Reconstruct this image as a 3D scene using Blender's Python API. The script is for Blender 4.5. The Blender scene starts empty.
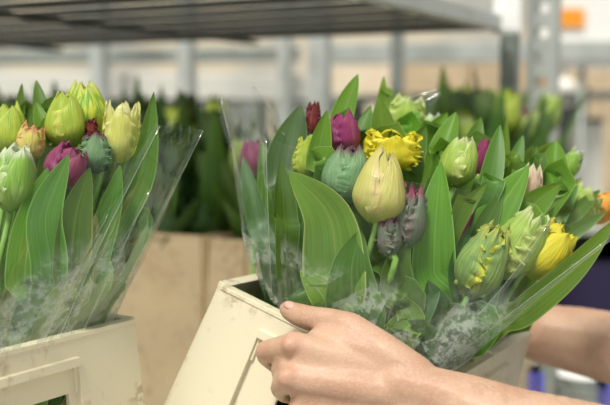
import bpy, bmesh, math, random
from mathutils import Vector, Matrix, noise
random.seed(7)
R = math.radians
C = bpy.context.scene.collection
FPX = 610*60/36
CAMZ = 1.45
PITCH = R(5.2)
M3 = Matrix.Rotation(R(90)-PITCH, 3, 'X')
CAM = Vector((0, 0, CAMZ))

def ray(px, py):
    return M3 @ Vector(((px-305)/FPX, -(py-202.5)/FPX, -1.0))
def P(px, py, d):
    return CAM + ray(px, py)*d
def PZ(px, py, z):
    r = ray(px, py)
    return CAM + r*((z-CAMZ)/r.z)

# ------------------------------------------------------------------ camera
cam = bpy.data.cameras.new('camera'); cam.lens = 60; cam.sensor_width = 36
co = bpy.data.objects.new('camera', cam); C.objects.link(co)
co.location = CAM; co.rotation_euler = (R(90)-PITCH, 0, 0)
cam.dof.use_dof = True; cam.dof.focus_distance = 0.98; cam.dof.aperture_fstop = 3.3
cam.clip_start = .02
bpy.context.scene.camera = co

# ------------------------------------------------------------------ node helpers
def mat(name):
    m = bpy.data.materials.new(name); m.use_nodes = True
    nt = m.node_tree; nt.nodes.clear()
    out = nt.nodes.new('ShaderNodeOutputMaterial')
    return m, nt, out
def N(nt, t, **kw):
    n = nt.nodes.new('ShaderNode'+t)
    for k, v in kw.items():
        if k in n.inputs: n.inputs[k].default_value = v
        else: setattr(n, k, v)
    return n
def L(nt, a, b): nt.links.new(a, b)
def rgb(c): return (c[0], c[1], c[2], 1)
def math_(nt, op, a, b=None, c=None, clamp=False):
    n = nt.nodes.new('ShaderNodeMath'); n.operation = op; n.use_clamp = clamp
    for i, v in enumerate((a, b, c)):
        if v is None: continue
        if isinstance(v, (int, float)): n.inputs[i].default_value = v
        else: L(nt, v, n.inputs[i])
    return n.outputs[0]
def mix(nt, f, a, b, mode='MIX'):
    n = nt.nodes.new('ShaderNodeMix'); n.data_type = 'RGBA'; n.blend_type = mode
    if isinstance(f, (int, float)): n.inputs[0].default_value = f
    else: L(nt, f, n.inputs[0])
    for i, v in ((6, a), (7, b)):
        if isinstance(v, tuple): n.inputs[i].default_value = rgb(v)
        else: L(nt, v, n.inputs[i])
    return n.outputs[2]
def ramp(nt, f, stops):
    n = nt.nodes.new('ShaderNodeMapRange'); L(nt, f, n.inputs[0])
    n.inputs[1].default_value, n.inputs[2].default_value = stops; n.interpolation_type = 'SMOOTHSTEP'
    return n.outputs[0]
def uvnoise(nt, sx, sy, scale=1, detail=3):
    tc = N(nt, 'TexCoord'); mp = N(nt, 'Mapping'); mp.inputs['Scale'].default_value = (sx, sy, 1)
    oi = N(nt, 'ObjectInfo'); cb = N(nt, 'CombineXYZ')
    L(nt, math_(nt, 'MULTIPLY', oi.outputs['Random'], 50), cb.inputs[0]); L(nt, math_(nt, 'MULTIPLY', oi.outputs['Random'], 31), cb.inputs[1])
    L(nt, tc.outputs['UV'], mp.inputs[0]); L(nt, cb.outputs[0], mp.inputs['Location'])
    n = N(nt, 'TexNoise', Scale=scale, Detail=detail); L(nt, mp.outputs[0], n.inputs['Vector'])
    return n.outputs['Fac']

def leafmat(name, c, c2, edge, transl=.35, rough=.42, wax=.25):
    m, nt, out = mat(name)
    tc = N(nt, 'TexCoord'); sp = N(nt, 'SeparateXYZ'); L(nt, tc.outputs['UV'], sp.inputs[0])
    st = uvnoise(nt, 22, 1.2, 1, 2); big = uvnoise(nt, 2, 3, 1, 2)
    col = mix(nt, ramp(nt, st, (.35, .68)), c, c2)
    col = mix(nt, math_(nt, 'MULTIPLY', ramp(nt, big, (.4, .75)), wax), col, (.16, .27, .13))
    a = math_(nt, 'ABSOLUTE', math_(nt, 'SUBTRACT', sp.outputs[0], .5))
    col = mix(nt, math_(nt, 'MULTIPLY', ramp(nt, a, (.455, .5)), .75), col, edge)
    col = mix(nt, math_(nt, 'MULTIPLY', math_(nt, 'SUBTRACT', 1, ramp(nt, a, (0, .03))), .25), col, edge)
    oi = N(nt, 'ObjectInfo'); hs = N(nt, 'HueSaturation')
    L(nt, math_(nt, 'MULTIPLY_ADD', oi.outputs['Random'], .03, .485), hs.inputs['Hue'])
    L(nt, math_(nt, 'MULTIPLY_ADD', oi.outputs['Random'], .4, .8), hs.inputs['Value'])
    L(nt, col, hs.inputs['Color'])
    b = N(nt, 'BsdfPrincipled', Roughness=rough); b.inputs['Specular IOR Level'].default_value = .45
    L(nt, hs.outputs[0], b.inputs['Base Color'])
    bp = N(nt, 'Bump', Strength=.12, Distance=.001); L(nt, st, bp.inputs['Height']); L(nt, bp.outputs[0], b.inputs['Normal'])
    t = N(nt, 'BsdfTranslucent'); L(nt, mix(nt, .35, hs.outputs[0], (.45, .75, .08)), t.inputs[0])
    ms = N(nt, 'MixShader'); ms.inputs[0].default_value = transl
    L(nt, b.outputs[0], ms.inputs[1]); L(nt, t.outputs[0], ms.inputs[2]); L(nt, ms.outputs[0], out.inputs[0])
    return m

def petalmat(name, cen, edge, base, stripe=None, sfac=.6, spec=None, transl=.35, rough=.45, e0=.2, e1=.48, sthr=(.48, .62)):
    """cen along the midrib, edge at the rims, base at the foot of the petal, stripe in long flames"""
    m, nt, out = mat(name)
    tc = N(nt, 'TexCoord'); sp = N(nt, 'SeparateXYZ'); L(nt, tc.outputs['UV'], sp.inputs[0])
    n1 = uvnoise(nt, 9, 1.6, 1, 3); n2 = uvnoise(nt, 26, 3, 1, 2)
    a = math_(nt, 'ABSOLUTE', math_(nt, 'SUBTRACT', sp.outputs[0], .5))
    a = math_(nt, 'ADD', a, math_(nt, 'MULTIPLY_ADD', n1, .35, -.17))
    col = mix(nt, ramp(nt, a, (e0, e1)), cen, edge)
    if stripe: col = mix(nt, math_(nt, 'MULTIPLY', ramp(nt, n1, sthr), sfac), col, stripe)
    col = mix(nt, math_(nt, 'MULTIPLY', ramp(nt, n2, (.45, .7)), .30), col, edge)
    v = math_(nt, 'ADD', sp.outputs[1], math_(nt, 'MULTIPLY_ADD', n1, .4, -.2))
    col = mix(nt, math_(nt, 'SUBTRACT', 1, ramp(nt, v, (.02, .38))), col, base)
    if spec:
        tip = math_(nt, 'ADD', sp.outputs[1], math_(nt, 'MULTIPLY_ADD', n2, .3, -.15))
        col = mix(nt, math_(nt, 'MULTIPLY', ramp(nt, tip, (.80, .97)), .9), col, spec)
    b = N(nt, 'BsdfPrincipled', Roughness=rough); b.inputs['Specular IOR Level'].default_value = .35
    L(nt, col, b.inputs['Base Color'])
    bp = N(nt, 'Bump', Strength=.7, Distance=.002); L(nt, n2, bp.inputs['Height']); L(nt, bp.outputs[0], b.inputs['Normal'])
    t = N(nt, 'BsdfTranslucent'); L(nt, col, t.inputs[0])
    ms = N(nt, 'MixShader'); ms.inputs[0].default_value = transl
    L(nt, b.outputs[0], ms.inputs[1]); L(nt, t.outputs[0], ms.inputs[2]); L(nt, ms.outputs[0], out.inputs[0])
    return m

def plain(name, c, rough=.5, metal=0, nscale=0, c2=None, bump=0, thr=(.4, .7)):
    m, nt, out = mat(name)
    b = N(nt, 'BsdfPrincipled', Roughness=rough, Metallic=metal); b.inputs['Base Color'].default_value = rgb(c)
    if nscale:
        tc = N(nt, 'TexCoord'); n = N(nt, 'TexNoise', Scale=nscale, Detail=4); L(nt, tc.outputs['Object'], n.inputs['Vector'])
        L(nt, mix(nt, ramp(nt, n.outputs['Fac'], thr), c, c2 or c), b.inputs['Base Color'])
        if bump:
            bp = N(nt, 'Bump', Strength=bump, Distance=.002); L(nt, n.outputs['Fac'], bp.inputs['Height']); L(nt, bp.outputs[0], b.inputs['Normal'])
    L(nt, b.outputs[0], out.inputs[0]); return m

LM = {
 'bright': leafmat('leaf_bright', (.115, .27, .018), (.165, .34, .03), (.42, .62, .18)),
 'mid':    leafmat('leaf_mid', (.07, .175, .018), (.11, .235, .03), (.33, .52, .16)),
 'blue':   leafmat('leaf_blue', (.045, .115, .035), (.075, .165, .05), (.2, .35, .14), wax=.4),
 'yel':    leafmat('leaf_yellow', (.165, .29, .03), (.23, .37, .05), (.65, .68, .25)),
 'dark':   leafmat('leaf_dark', (.035, .10, .03), (.06, .16, .04), (.12, .22, .06), transl=.2),
}
PM = {
 'cream':  petalmat('petal_cream', (.62, .60, .17), (.74, .64, .30), (.36, .46, .09), (.52, .27, .10), .5, transl=.25, sthr=(.56, .7)),
 'grbud':  petalmat('petal_green', (.16, .30, .14), (.13, .30, .12), (.13, .22, .14), (.30, .38, .22), .5, (.14, .03, .08), transl=.15),
 'yellow': petalmat('petal_yellow', (.84, .74, .04), (.93, .86, .08), (.42, .55, .05), (.62, .62, .04), .5),
 'purple': petalmat('petal_purple', (.36, .055, .16), (.27, .03, .16), (.50, .26, .28), (.46, .16, .24), .6),
 'maroon': petalmat('petal_maroon', (.25, .04, .045), (.14, .02, .06), (.30, .12, .10), (.45, .14, .06), .6),
 'yelgr':  petalmat('petal_yellow_green', (.50, .62, .08), (.72, .76, .16), (.28, .45, .06), (.30, .50, .06), .6),
 'purgr':  petalmat('petal_grey_purple', (.17, .21, .15), (.20, .26, .15), (.16, .24, .15), (.24, .13, .19), .7, (.32, .05, .12), transl=.15),
 'ruf':    petalmat('petal_ruffle', (.20, .35, .11), (.82, .82, .07), (.17, .30, .12), (.30, .44, .15), .5, (.45, .50, .10), e0=.31, e1=.47, transl=.2),
 'lgr':    petalmat('petal_light_green', (.42, .60, .10), (.74, .80, .30), (.30, .48, .10), (.25, .48, .08), .5, (.7, .78, .4)),
 'white':  petalmat('petal_green_white', (.30, .55, .07), (.82, .88, .52), (.36, .58, .10), (.20, .46, .05), .8, (.88, .92, .74), e0=.25, e1=.5),
 'pink':   petalmat('petal_pink', (.78, .60, .45), (.86, .80, .50), (.60, .66, .22), (.82, .52, .45), .5, (.9, .85, .6)),
 'stripe': petalmat('petal_striped', (.70, .76, .08), (.78, .80, .20), (.50, .62, .12), (.17, .44, .05), .95, (.70, .76, .20), sthr=(.45, .56)),
 'pale':   petalmat('petal_pale_yellow', (.74, .76, .20), (.86, .84, .36), (.58, .64, .18), (.62, .68, .12), .5, (.86, .86, .45)),
 'peach':  petalmat('petal_peach', (.72, .70, .18), (.86, .62, .28), (.48, .58, .14), (.80, .42, .22), .5, (.85, .40, .22)),
 'orange': petalmat('petal_orange', (.86, .42, .05), (.92, .62, .12), (.62, .60, .12), (.80, .25, .04), .5),
 'dull':   petalmat('petal_dull_green', (.10, .18, .05), (.22, .30, .06), (.08, .14, .04), (.05, .10, .03), .5),
}
stemmat = plain('stem', (.20, .40, .07), .45, 0, 60, (.30, .50, .12))

# ------------------------------------------------------------------ object helpers
def link(name, me, parent=None, m=None, smooth=True):
    o = bpy.data.objects.new(name, me); C.objects.link(o)
    if m: me.materials.append(m)
    if smooth:
        for p in me.polygons: p.use_smooth = True
    if parent:
        o.parent = parent; o.matrix_parent_inverse = parent.matrix_world.inverted() if False else Matrix.Translation(-parent.location)
    return o
def meshbm(name, bm, parent=None, m=None, smooth=True):
    me = bpy.data.meshes.new(name); bm.to_mesh(me); bm.free()
    return link(name, me, parent, m, smooth)
def empty(name, loc, label, cat, group=None):
    o = bpy.data.objects.new(name, None); C.objects.link(o); o.location = loc; o.empty_display_size = .02
    tag(o, label, cat, group); return o
def tag(o, label=None, cat=None, group=None, kind=None):
    if label: o['label'] = label
    if cat: o['category'] = cat
    if group: o['group'] = group
    if kind: o['kind'] = kind
    return o
def box(bm, c, s, rot=None):
    r = bmesh.ops.create_cube(bm, size=1)
    Mx = Matrix.Translation(Vector(c)) @ ((rot.to_4x4()) if rot else Matrix.Identity(4)) @ Matrix.Diagonal((s[0], s[1], s[2], 1))
    bmesh.ops.transform(bm, matrix=Mx, verts=r['verts'])
def bevel(o, w=.002, seg=2):
    b = o.modifiers.new('bevel', 'BEVEL'); b.width = w; b.segments = seg; b.limit_method = 'ANGLE'; b.angle_limit = R(35)
    return o
def tube(bm, pts, r, seg=8):
    rings = []; n = len(pts)
    for i, p in enumerate(pts):
        t = (pts[min(i+1, n-1)]-pts[max(i-1, 0)]).normalized()
        a = t.cross(Vector((.13, 1, .21))).normalized(); b = t.cross(a)
        rr = r[i] if isinstance(r, (list, tuple)) else r
        rings.append([bm.verts.new(p+(a*math.cos(k*2*math.pi/seg)+b*math.sin(k*2*math.pi/seg))*rr) for k in range(seg)])
    for i in range(n-1):
        for k in range(seg):
            bm.faces.new((rings[i][k], rings[i][(k+1) % seg], rings[i+1][(k+1) % seg], rings[i+1][k]))
    bm.faces.new(rings[0][::-1]); bm.faces.new(rings[-1])
def catmull(pts, n):
    p = [pts[0]*2-pts[1]]+list(pts)+[pts[-1]*2-pts[-2]]
    out = []; segs = len(pts)-1
    for i in range(n):
        t = i/(n-1)*segs; k = min(int(t), segs-1); t -= k
        a, b, c, d = p[k:k+4]
        out.append(.5*((2*b)+(c-a)*t+(2*a-5*b+4*c-d)*t*t+(3*b-a-3*c+d)*t**3))
    return out
def gridmesh(name, rows, parent, m):
    """rows of vectors with uv = (col, row)"""
    bm = bmesh.new(); uvl = bm.loops.layers.uv.new('UVMap')
    nr, nc = len(rows), len(rows[0])
    V = [[bm.verts.new(v) for v in r] for r in rows]
    for i in range(nr-1):
        for j in range(nc-1):
            f = bm.faces.new((V[i][j], V[i][j+1], V[i+1][j+1], V[i+1][j]))
            for lp, (a, b) in zip(f.loops, ((i, j), (i, j+1), (i+1, j+1), (i+1, j))):
                lp[uvl].uv = (b/(nc-1), a/(nr-1))
    return meshbm(name, bm, parent, m)

CL = [None]
DOFF = [0.0]
def clampin(p):
    if CL[0] is None: return p
    O, X, Y, Z, wx, wy = CL[0]
    q = p-O; x, y, z = q.dot(X), q.dot(Y), q.dot(Z)
    if z > .03: return p
    f = min(1, (.03-z)/.03); g = .016
    ty = max(y, g); ty = min(ty, wy-g); tx = min(max(x, g), wx-g)
    return p+X*(tx-x)*f+Y*(ty-y)*f
def leaf(parent, pts, wpx, roll, kind, cup=.25, wave=.06, root=None, belly=.5):
    """pts: [(px,py,d)...] from low to tip.  root: world point inside the crate"""
    w3 = [P(p[0], p[1], p[2]+DOFF[0]) for p in pts]
    d = sum(p[2] for p in pts)/len(pts)
    W = wpx/FPX*d*.5
    nroot = 0
    if root is not None: w3 = [root]+w3
    n = 30 if root is not None else 24
    sp = catmull(w3, n)
    # arc length
    ln = [0]
    for i in range(1, n): ln.append(ln[-1]+(sp[i]-sp[i-1]).length)
    T0 = ln[-1]; ph = random.random()*9
    vis = (w3[1]-w3[0]).length/T0 if root is not None else 0
    rows = []
    for i in range(n):
        t = ln[i]/T0
        tan = (sp[min(i+1, n-1)]-sp[max(i-1, 0)]).normalized()
        F = (CAM-sp[i]).normalized()
        side = tan.cross(F).normalized(); F = side.cross(tan).normalized()
        q = Matrix.Rotation(R(roll), 3, tan); side = q @ side; F = q @ F
        tv = max(0, (t-vis)/(1-vis))
        if tv <= belly: wv = .72+.28*math.sin(math.pi/2*tv/belly)
        else:
            x = (tv-belly)/(1-belly); wv = max(0, (1-x**1.9))**.85
        if t < vis: wv = .30+.42*(t/vis)**1.2 if vis > 0 else .7
        hw = W*wv+.0003
        row = []
        for j in range(9):
            u = j/4-1
            off = side*(u*hw*(1-.12*abs(u)*abs(cup))) + F*(cup*hw*(abs(u)**1.5)) + F*(wave*W*abs(u)**2*math.sin(t*9+ph+u*1.3))
            row.append(clampin(sp[i]+off))
        rows.append(row)
    return gridmesh('leaf', rows, parent, LM[kind])

def petals(parent, base, axis, H, Rr, m, close=.45, ruffle=.08, k=5, spin=0, wrap=1.2, sharp=3.4, n=6, jag=0., flare=0, nu=19, nv=34, name='petal', one=False, vm=.42):
    axis = axis.normalized(); ref = (CAM-base).normalized()
    X = (ref-axis*ref.dot(axis)).normalized(); Y = axis.cross(X)
    allrows = []; h = (n+1)//2
    for q in range(n):
        inner = q >= h
        th0 = R(spin)+2*math.pi/h*(q % h)+(math.pi/h if inner else 0)+random.uniform(-.12, .12)
        rad = Rr*(.86 if inner else 1); HH = H*(random.uniform(.93, 1.0) if inner else random.uniform(.9, 1.0))
        sd = Vector((random.random()*50, random.random()*50, q*7.3)); kk = k*random.uniform(.85, 1.15)
        ph = random.random()*7; ph2 = random.random()*7
        rows = []
        for i in range(nv):
            v = i/(nv-1)
            if v < vm: r = rad*(math.sin(math.pi*(v/vm*.9+.1)/2)**.7)
            else: r = rad*(1-(1-close)*((v-vm)/(1-vm))**1.8)
            r += rad*flare*max(0, v-.7)**1.5*3
            shp = max(0, 1-v**sharp)**.55*(.55+.45*min(1, v/.3))
            wA = wrap*shp+.015
            row = []
            for j in range(nu):
                u = j/(nu-1)*2-1
                e = abs(u)
                nz = noise.noise(Vector((u*1.7, v*3.1, 0))+sd)
                nf = noise.noise(Vector((u*4, v*kk*1.6, 2.2))+sd)
                th = th0+u*wA*(1+.10*nz+ruffle*.5*e**4*math.sin(v*kk*11+ph+2*(u > 0))+.16*ruffle*10*e**4*noise.noise(Vector((v*kk*3, u*2, 5))+sd)*.5)
                rr = r*(1-.05*e*e+.05*(1-e)**3+.10*nz*v)
                rr += rad*ruffle*(1.3*e**5*math.sin(v*kk*9+ph)+1.0*e*e*nf)
                rr += rad*ruffle*.16*math.sin(v*kk*5-e*9+ph2)*min(1, v*2)*(.2+e)
                z = HH*(v-.07*e*e*v) + H*ruffle*.22*e**3*math.sin(v*kk*7+ph2)
                z += H*(.04*nz+ruffle*.35*noise.noise(Vector((u*5, 3, 9))+sd))*max(0, v-.6)/.4
                if jag and v > .8: z += H*jag*.10*math.sin(u*9+ph)*(v-.8)/.2
                row.append(base+axis*z+X*(rr*math.cos(th))+Y*(rr*math.sin(th)))
            rows.append(row)
        allrows.append(rows)
    if one:
        bm = bmesh.new(); uvl = bm.loops.layers.uv.new('UVMap')
        for rows in allrows:
            V = [[bm.verts.new(v) for v in r] for r in rows]
            for i in range(nv-1):
                for j in range(nu-1):
                    f = bm.faces.new((V[i][j], V[i][j+1], V[i+1][j+1], V[i+1][j]))
                    for lp, (a, b) in zip(f.loops, ((i, j), (i, j+1), (i+1, j+1), (i+1, j))): lp[uvl].uv = (b/(nu-1), a/(nv-1))
        return meshbm('bloom', bm, parent, m)
    for rows in allrows: gridmesh(name, rows, parent, m)

def imgdir(px, py, d, ang, lean):
    """axis that points up in the picture plane, turned clockwise by ang, leaning to the camera by lean"""
    up = M3 @ Vector((math.sin(R(ang)), math.cos(R(ang)), 0))
    return (up*math.cos(R(lean)) + (CAM-P(px, py, d)).normalized()*math.sin(R(lean))).normalized()

def tulip(label, root, bloom=None, leaves=(), group=None, stemr=.0032, cat='tulip'):
    e = empty('tulip', root, label, cat, group)
    if bloom:
        px, py, d, w, h, ang, lean, mk = bloom[:8]; d += DOFF[0]; kw = bloom[8] if len(bloom) > 8 else {}
        ax = imgdir(px, py, d, ang, lean)
        H = h/FPX*d/max(.5, math.cos(R(lean))); W = w/FPX*d*.5*1.12
        b = P(px, py, d)-ax*H*.5
        petals(e, b, ax, H, W, PM[mk], **kw)
        mid = (root+b)*.5+ax*-.02
        pts = catmull([root, mid, b-ax*.02, b+ax*H*.06], 14)
        bm = bmesh.new(); tube(bm, pts, stemr); meshbm('stem', bm, e, stemmat)
    else:
        # young shoot: short stem that the leaves sheathe
        p0 = P(*leaves[0][0][0]); top = root.lerp(p0, .8)
        bm = bmesh.new(); tube(bm, catmull([root, root.lerp(top, .5), top], 8), stemr); meshbm('stem', bm, e, stemmat)
    for lf in leaves:
        pts, wpx, roll, kind = lf[:4]; kw = lf[4] if len(lf) > 4 else {}
        kw = dict(kw); kw.setdefault('root', root+Vector((random.uniform(-.006, .006), random.uniform(-.006, .006), 0)))
        leaf(e, pts, wpx, roll, kind, **kw)
    return e

# ------------------------------------------------------------------ crates
def cratemat(name, c, dirt, stain, rough=.42):
    m, nt, out = mat(name)
    tc = N(nt, 'TexCoord')
    n1 = N(nt, 'TexNoise', Scale=14, Detail=6, Roughness=.7); L(nt, tc.outputs['Object'], n1.inputs['Vector'])
    n2 = N(nt, 'TexNoise', Scale=95, Detail=3); L(nt, tc.outputs['Object'], n2.inputs['Vector'])
    n3 = N(nt, 'TexNoise', Scale=7, Detail=2); L(nt, tc.outputs['Object'], n3.inputs['Vector'])
    col = mix(nt, math_(nt, 'MULTIPLY', math_(nt, 'MULTIPLY', ramp(nt, n1.outputs['Fac'], (.48, .62)), ramp(nt, n2.outputs['Fac'], (.46, .60))), .6), c, dirt)
    col = mix(nt, math_(nt, 'MULTIPLY', ramp(nt, n3.outputs['Fac'], (.60, .75)), .5), col, stain)
    b = N(nt, 'BsdfPrincipled', Roughness=rough); L(nt, col, b.inputs['Base Color'])
    b.inputs['Subsurface Weight'].default_value = .08; b.inputs['Subsurface Radius'].default_value = (.01, .007, .004); b.inputs['Subsurface Scale'].default_value = .5
    bp = N(nt, 'Bump', Strength=.12, Distance=.001); L(nt, n2.outputs['Fac'], bp.inputs['Height']); L(nt, bp.outputs[0], b.inputs['Normal'])
    L(nt, b.outputs[0], out.inputs[0]); return m
CREAM = cratemat('crate_cream', (.76, .70, .51), (.36, .26, .13), (.78, .56, .30))
TAN = cratemat('crate_tan', (.70, .55, .33), (.40, .28, .15), (.66, .46, .24))

def panel(name, parent, m, tl, tr, br, bl, inn, S, T, lev, thick=.005, bev=.0018):
    """wall between four outer corners; S,T cut lines in 0..1; lev[t][s] outset in metres or None for a hole"""
    bm = bmesh.new()
    def q(s, t, o): return (tl.lerp(tr, s)).lerp(bl.lerp(br, s), t)-inn*o
    ns, nt_ = len(S)-1, len(T)-1
    def lv(i, j):
        return lev[j][i] if 0 <= i < ns and 0 <= j < nt_ else None
    def face(a): bm.faces.new([bm.verts.new(v) for v in a])
    for j in range(nt_):
        for i in range(ns):
            o = lv(i, j)
            if o is None: continue
            s0, s1, t0, t1 = S[i], S[i+1], T[j], T[j+1]; b = o-thick if False else -thick
            face((q(s0, t0, o), q(s0, t1, o), q(s1, t1, o), q(s1, t0, o)))
            face((q(s0, t0, b), q(s1, t0, b), q(s1, t1, b), q(s0, t1, b)))
            for (ni, nj, e0, e1) in ((i-1, j, (s0, t0), (s0, t1)), (i+1, j, (s1, t1), (s1, t0)), (i, j-1, (s1, t0), (s0, t0)), (i, j+1, (s0, t1), (s1, t1))):
                no = lv(ni, nj)
                if no is None: face((q(*e0, o), q(*e0, b), q(*e1, b), q(*e1, o)))
                elif no < o: face((q(*e0, o), q(*e0, no), q(*e1, no), q(*e1, o)))
    bmesh.ops.remove_doubles(bm, verts=bm.verts, dist=1e-5)
    bmesh.ops.recalc_face_normals(bm, faces=bm.faces)
    o = meshbm(name, bm, parent, m, False)
    if bev: bevel(o, bev)
    return o

def crate(O, X, Z, wx, wy, h, label, m, group=None, flare=.02, detail=True, name='flower_crate'):
    """O: outer top corner at the left of the front wall; X along the front, Z up out of the mouth"""
    X = X.normalized(); Z = (Z-X*Z.dot(X)).normalized(); Y = Z.cross(X)
    c = {}
    for a in (0, 1):
        for b in (0, 1):
            c[a, b, 1] = O+X*wx*a+Y*wy*b
            c[a, b, 0] = O+X*(wx*a+(flare if a else -flare))+Y*(wy*b+(flare if b else -flare))-Z*h
    mid = O+X*wx/2+Y*wy/2-Z*h
    e = empty(name, mid, label, 'crate', group)
    S = [0, .25, .262, .42, .72, .738, .75, 1]; r_ = .0065
    T = [0, .014, .066, .092, .17, .27, .86, .93, 1]
    def lev(hole):
        g = []
        for j in range(8):
            row = []
            for i in range(7):
                o = r_
                if 2 <= j <= 6 and 1 <= i <= 5: o = 0
                if j == 2 and 1 <= i <= 5: o = .0105
                if j == 3 and i in (1, 5): o = .0035
                if hole and j == 4 and i == 3: o = None
                if not detail: o = r_ if (i in (0, 6) or j == 7) else 0.0
                if j == 0: o = r_+.0012
                row.append(o)
            g.append(row)
        return g
    cs = [(c[0,0,1], c[1,0,1], c[1,0,0], c[0,0,0], Y, True), (c[1,1,1], c[0,1,1], c[0,1,0], c[1,1,0], -Y, True),
          (c[0,1,1], c[0,0,1], c[0,0,0], c[0,1,0], X, False), (c[1,0,1], c[1,1,1], c[1,1,0], c[1,0,0], -X, False)]
    for tl, tr, br, bl, inn, hole in cs:
        panel('side_panel', e, m, tl, tr, br, bl, inn, S, T, lev(hole and detail), bev=.0018 if detail else 0)
    bm = bmesh.new()
    v = [bm.verts.new(p) for p in (c[0,0,0], c[1,0,0], c[1,1,0], c[0,1,0])]
    f = bm.faces.new(v); g = bmesh.ops.extrude_face_region(bm, geom=[f])
    bmesh.ops.translate(bm, vec=Z*.006, verts=[x for x in g['geom'] if isinstance(x, bmesh.types.BMVert)])
    bmesh.ops.recalc_face_normals(bm, faces=bm.faces)
    meshbm('base', bm, e, m, False)
    return e, c, X, Y, Z

CH = .34
# trolley axes found from the vanishing points
U2 = Vector((.466, .885, 0)).normalized(); U1 = Vector((-.885, .466, 0)).normalized()
# left crate
E = P(130, 318, 1.05); zr = E.z
Lp = PZ(0, 350, zr); XL = (E-Lp).normalized(); wl = .33
cl, clc, XLn, YL, ZL = crate(E-XL*wl, XL, Vector((0, 0, 1)), wl, .27, CH, 'cream plastic flower crate at lower left under the left bouquet', CREAM, flare=.024)
# held crate
A = P(225, 284, 1.05); D = P(430, 386, .95); Cc = P(521, 328, 1.25)
XH = (D-A).normalized(); YH = (Cc-D); YH = (YH-XH*YH.dot(XH)).normalized(); ZH = XH.cross(YH)
ch, chc, XH, YH, ZH = crate(A, XH, ZH, (D-A).length, (Cc-D).length, CH, 'tilted cream plastic crate with scuffed corner, held in both hands', CREAM, flare=.030)
mouthH = A+XH*(D-A).length/2+YH*(Cc-D).length/2
# rear crates
X1 = (-U1)
Rr_ = PZ(203, 236, zr)
wr = .26
rear = []
rc1 = crate(Rr_-X1*wr, X1, Vector((0, 0, 1)), wr, .22, CH, 'blurred tan crate behind, just right of the left bouquet', TAN, flare=.012, detail=False); rear.append(Rr_-X1*wr)
o2 = PZ(213, 238, zr)
rc2 = crate(o2, X1, Vector((0, 0, 1)), wr, .22, CH, 'blurred tan crate behind the raised corner of the tilted crate', TAN, flare=.012, detail=False); rear.append(o2)
o0 = Rr_-X1*(wr*2+.02)
crate(o0, X1, Vector((0, 0, 1)), wr, .22, CH, 'blurred tan crate hidden behind the left bouquet', TAN, flare=.012, detail=False); rear.append(o0)
o3 = o2+X1*.16+U2*.32
crate(o3, X1, Vector((0, 0, 1)), wr, .22, CH, 'blurred tan crate behind the right half of the held bouquet', TAN, flare=.012, detail=False); rear.append(o3)

# ------------------------------------------------------------------ film sleeves
def filmmat():
    m, nt, out = mat('clear_film')
    tc = N(nt, 'TexCoord'); sp = N(nt, 'SeparateXYZ'); L(nt, tc.outputs['UV'], sp.inputs[0])
    n1 = N(nt, 'TexNoise', Scale=26, Detail=2); L(nt, tc.outputs['Object'], n1.inputs['Vector'])
    n2 = N(nt, 'TexNoise', Scale=85, Detail=8, Roughness=.8); L(nt, tc.outputs['Object'], n2.inputs['Vector'])
    n4 = N(nt, 'TexNoise', Scale=11, Detail=2); L(nt, tc.outputs['Object'], n4.inputs['Vector'])
    bp = N(nt, 'Bump', Strength=.3, Distance=.006); L(nt, n1.outputs['Fac'], bp.inputs['Height'])
    fr = N(nt, 'Fresnel', IOR=1.38); L(nt, bp.outputs[0], fr.inputs['Normal'])
    g = N(nt, 'BsdfGlossy', Roughness=.05); g.inputs[0].default_value = (.95, 1, .97, 1); L(nt, bp.outputs[0], g.inputs['Normal'])
    tr = N(nt, 'BsdfTransparent'); tr.inputs[0].default_value = (.97, .985, .975, 1)
    ms = N(nt, 'MixShader'); L(nt, math_(nt, 'MINIMUM', math_(nt, 'MULTIPLY', fr.outputs[0], .85), .14), ms.inputs[0]); L(nt, tr.outputs[0], ms.inputs[1]); L(nt, g.outputs[0], ms.inputs[2])
    # dried condensation low in the sleeve
    df = N(nt, 'BsdfDiffuse'); df.inputs[0].default_value = (.60, .68, .60, 1)
    low = math_(nt, 'SUBTRACT', 1, ramp(nt, math_(nt, 'ADD', sp.outputs[1], math_(nt, 'MULTIPLY_ADD', n4.outputs['Fac'], .5, -.25)), (.24, .52)))
    vo = N(nt, 'TexVoronoi', Scale=30); L(nt, tc.outputs['Object'], vo.inputs['Vector'])
    sv = N(nt, 'SeparateColor'); L(nt, vo.outputs['Color'], sv.inputs[0])
    low = math_(nt, 'MULTIPLY', low, math_(nt, 'MULTIPLY_ADD', ramp(nt, sv.outputs[0], (.34, .42)), .72, .28))
    mist = math_(nt, 'MULTIPLY', low, math_(nt, 'MULTIPLY_ADD', ramp(nt, n2.outputs['Fac'], (.44, .56)), .42, .12))
    m2 = N(nt, 'MixShader'); L(nt, mist, m2.inputs[0]); L(nt, ms.outputs[0], m2.inputs[1]); L(nt, df.outputs[0], m2.inputs[2])
    L(nt, m2.outputs[0], out.inputs[0]); return m
def foldmat(name, fac):
    m, nt, out = mat(name)
    b = N(nt, 'BsdfGlossy', Roughness=.18); b.inputs[0].default_value = (.9, .95, .9, 1)
    tr = N(nt, 'BsdfTransparent'); ms = N(nt, 'MixShader'); ms.inputs[0].default_value = fac
    L(nt, tr.outputs[0], ms.inputs[1]); L(nt, b.outputs[0], ms.inputs[2]); L(nt, ms.outputs[0], out.inputs[0]); return m
FILM = filmmat(); FOLD = foldmat('film_fold', .09); SEAM = foldmat('film_seam', .5)
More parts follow.
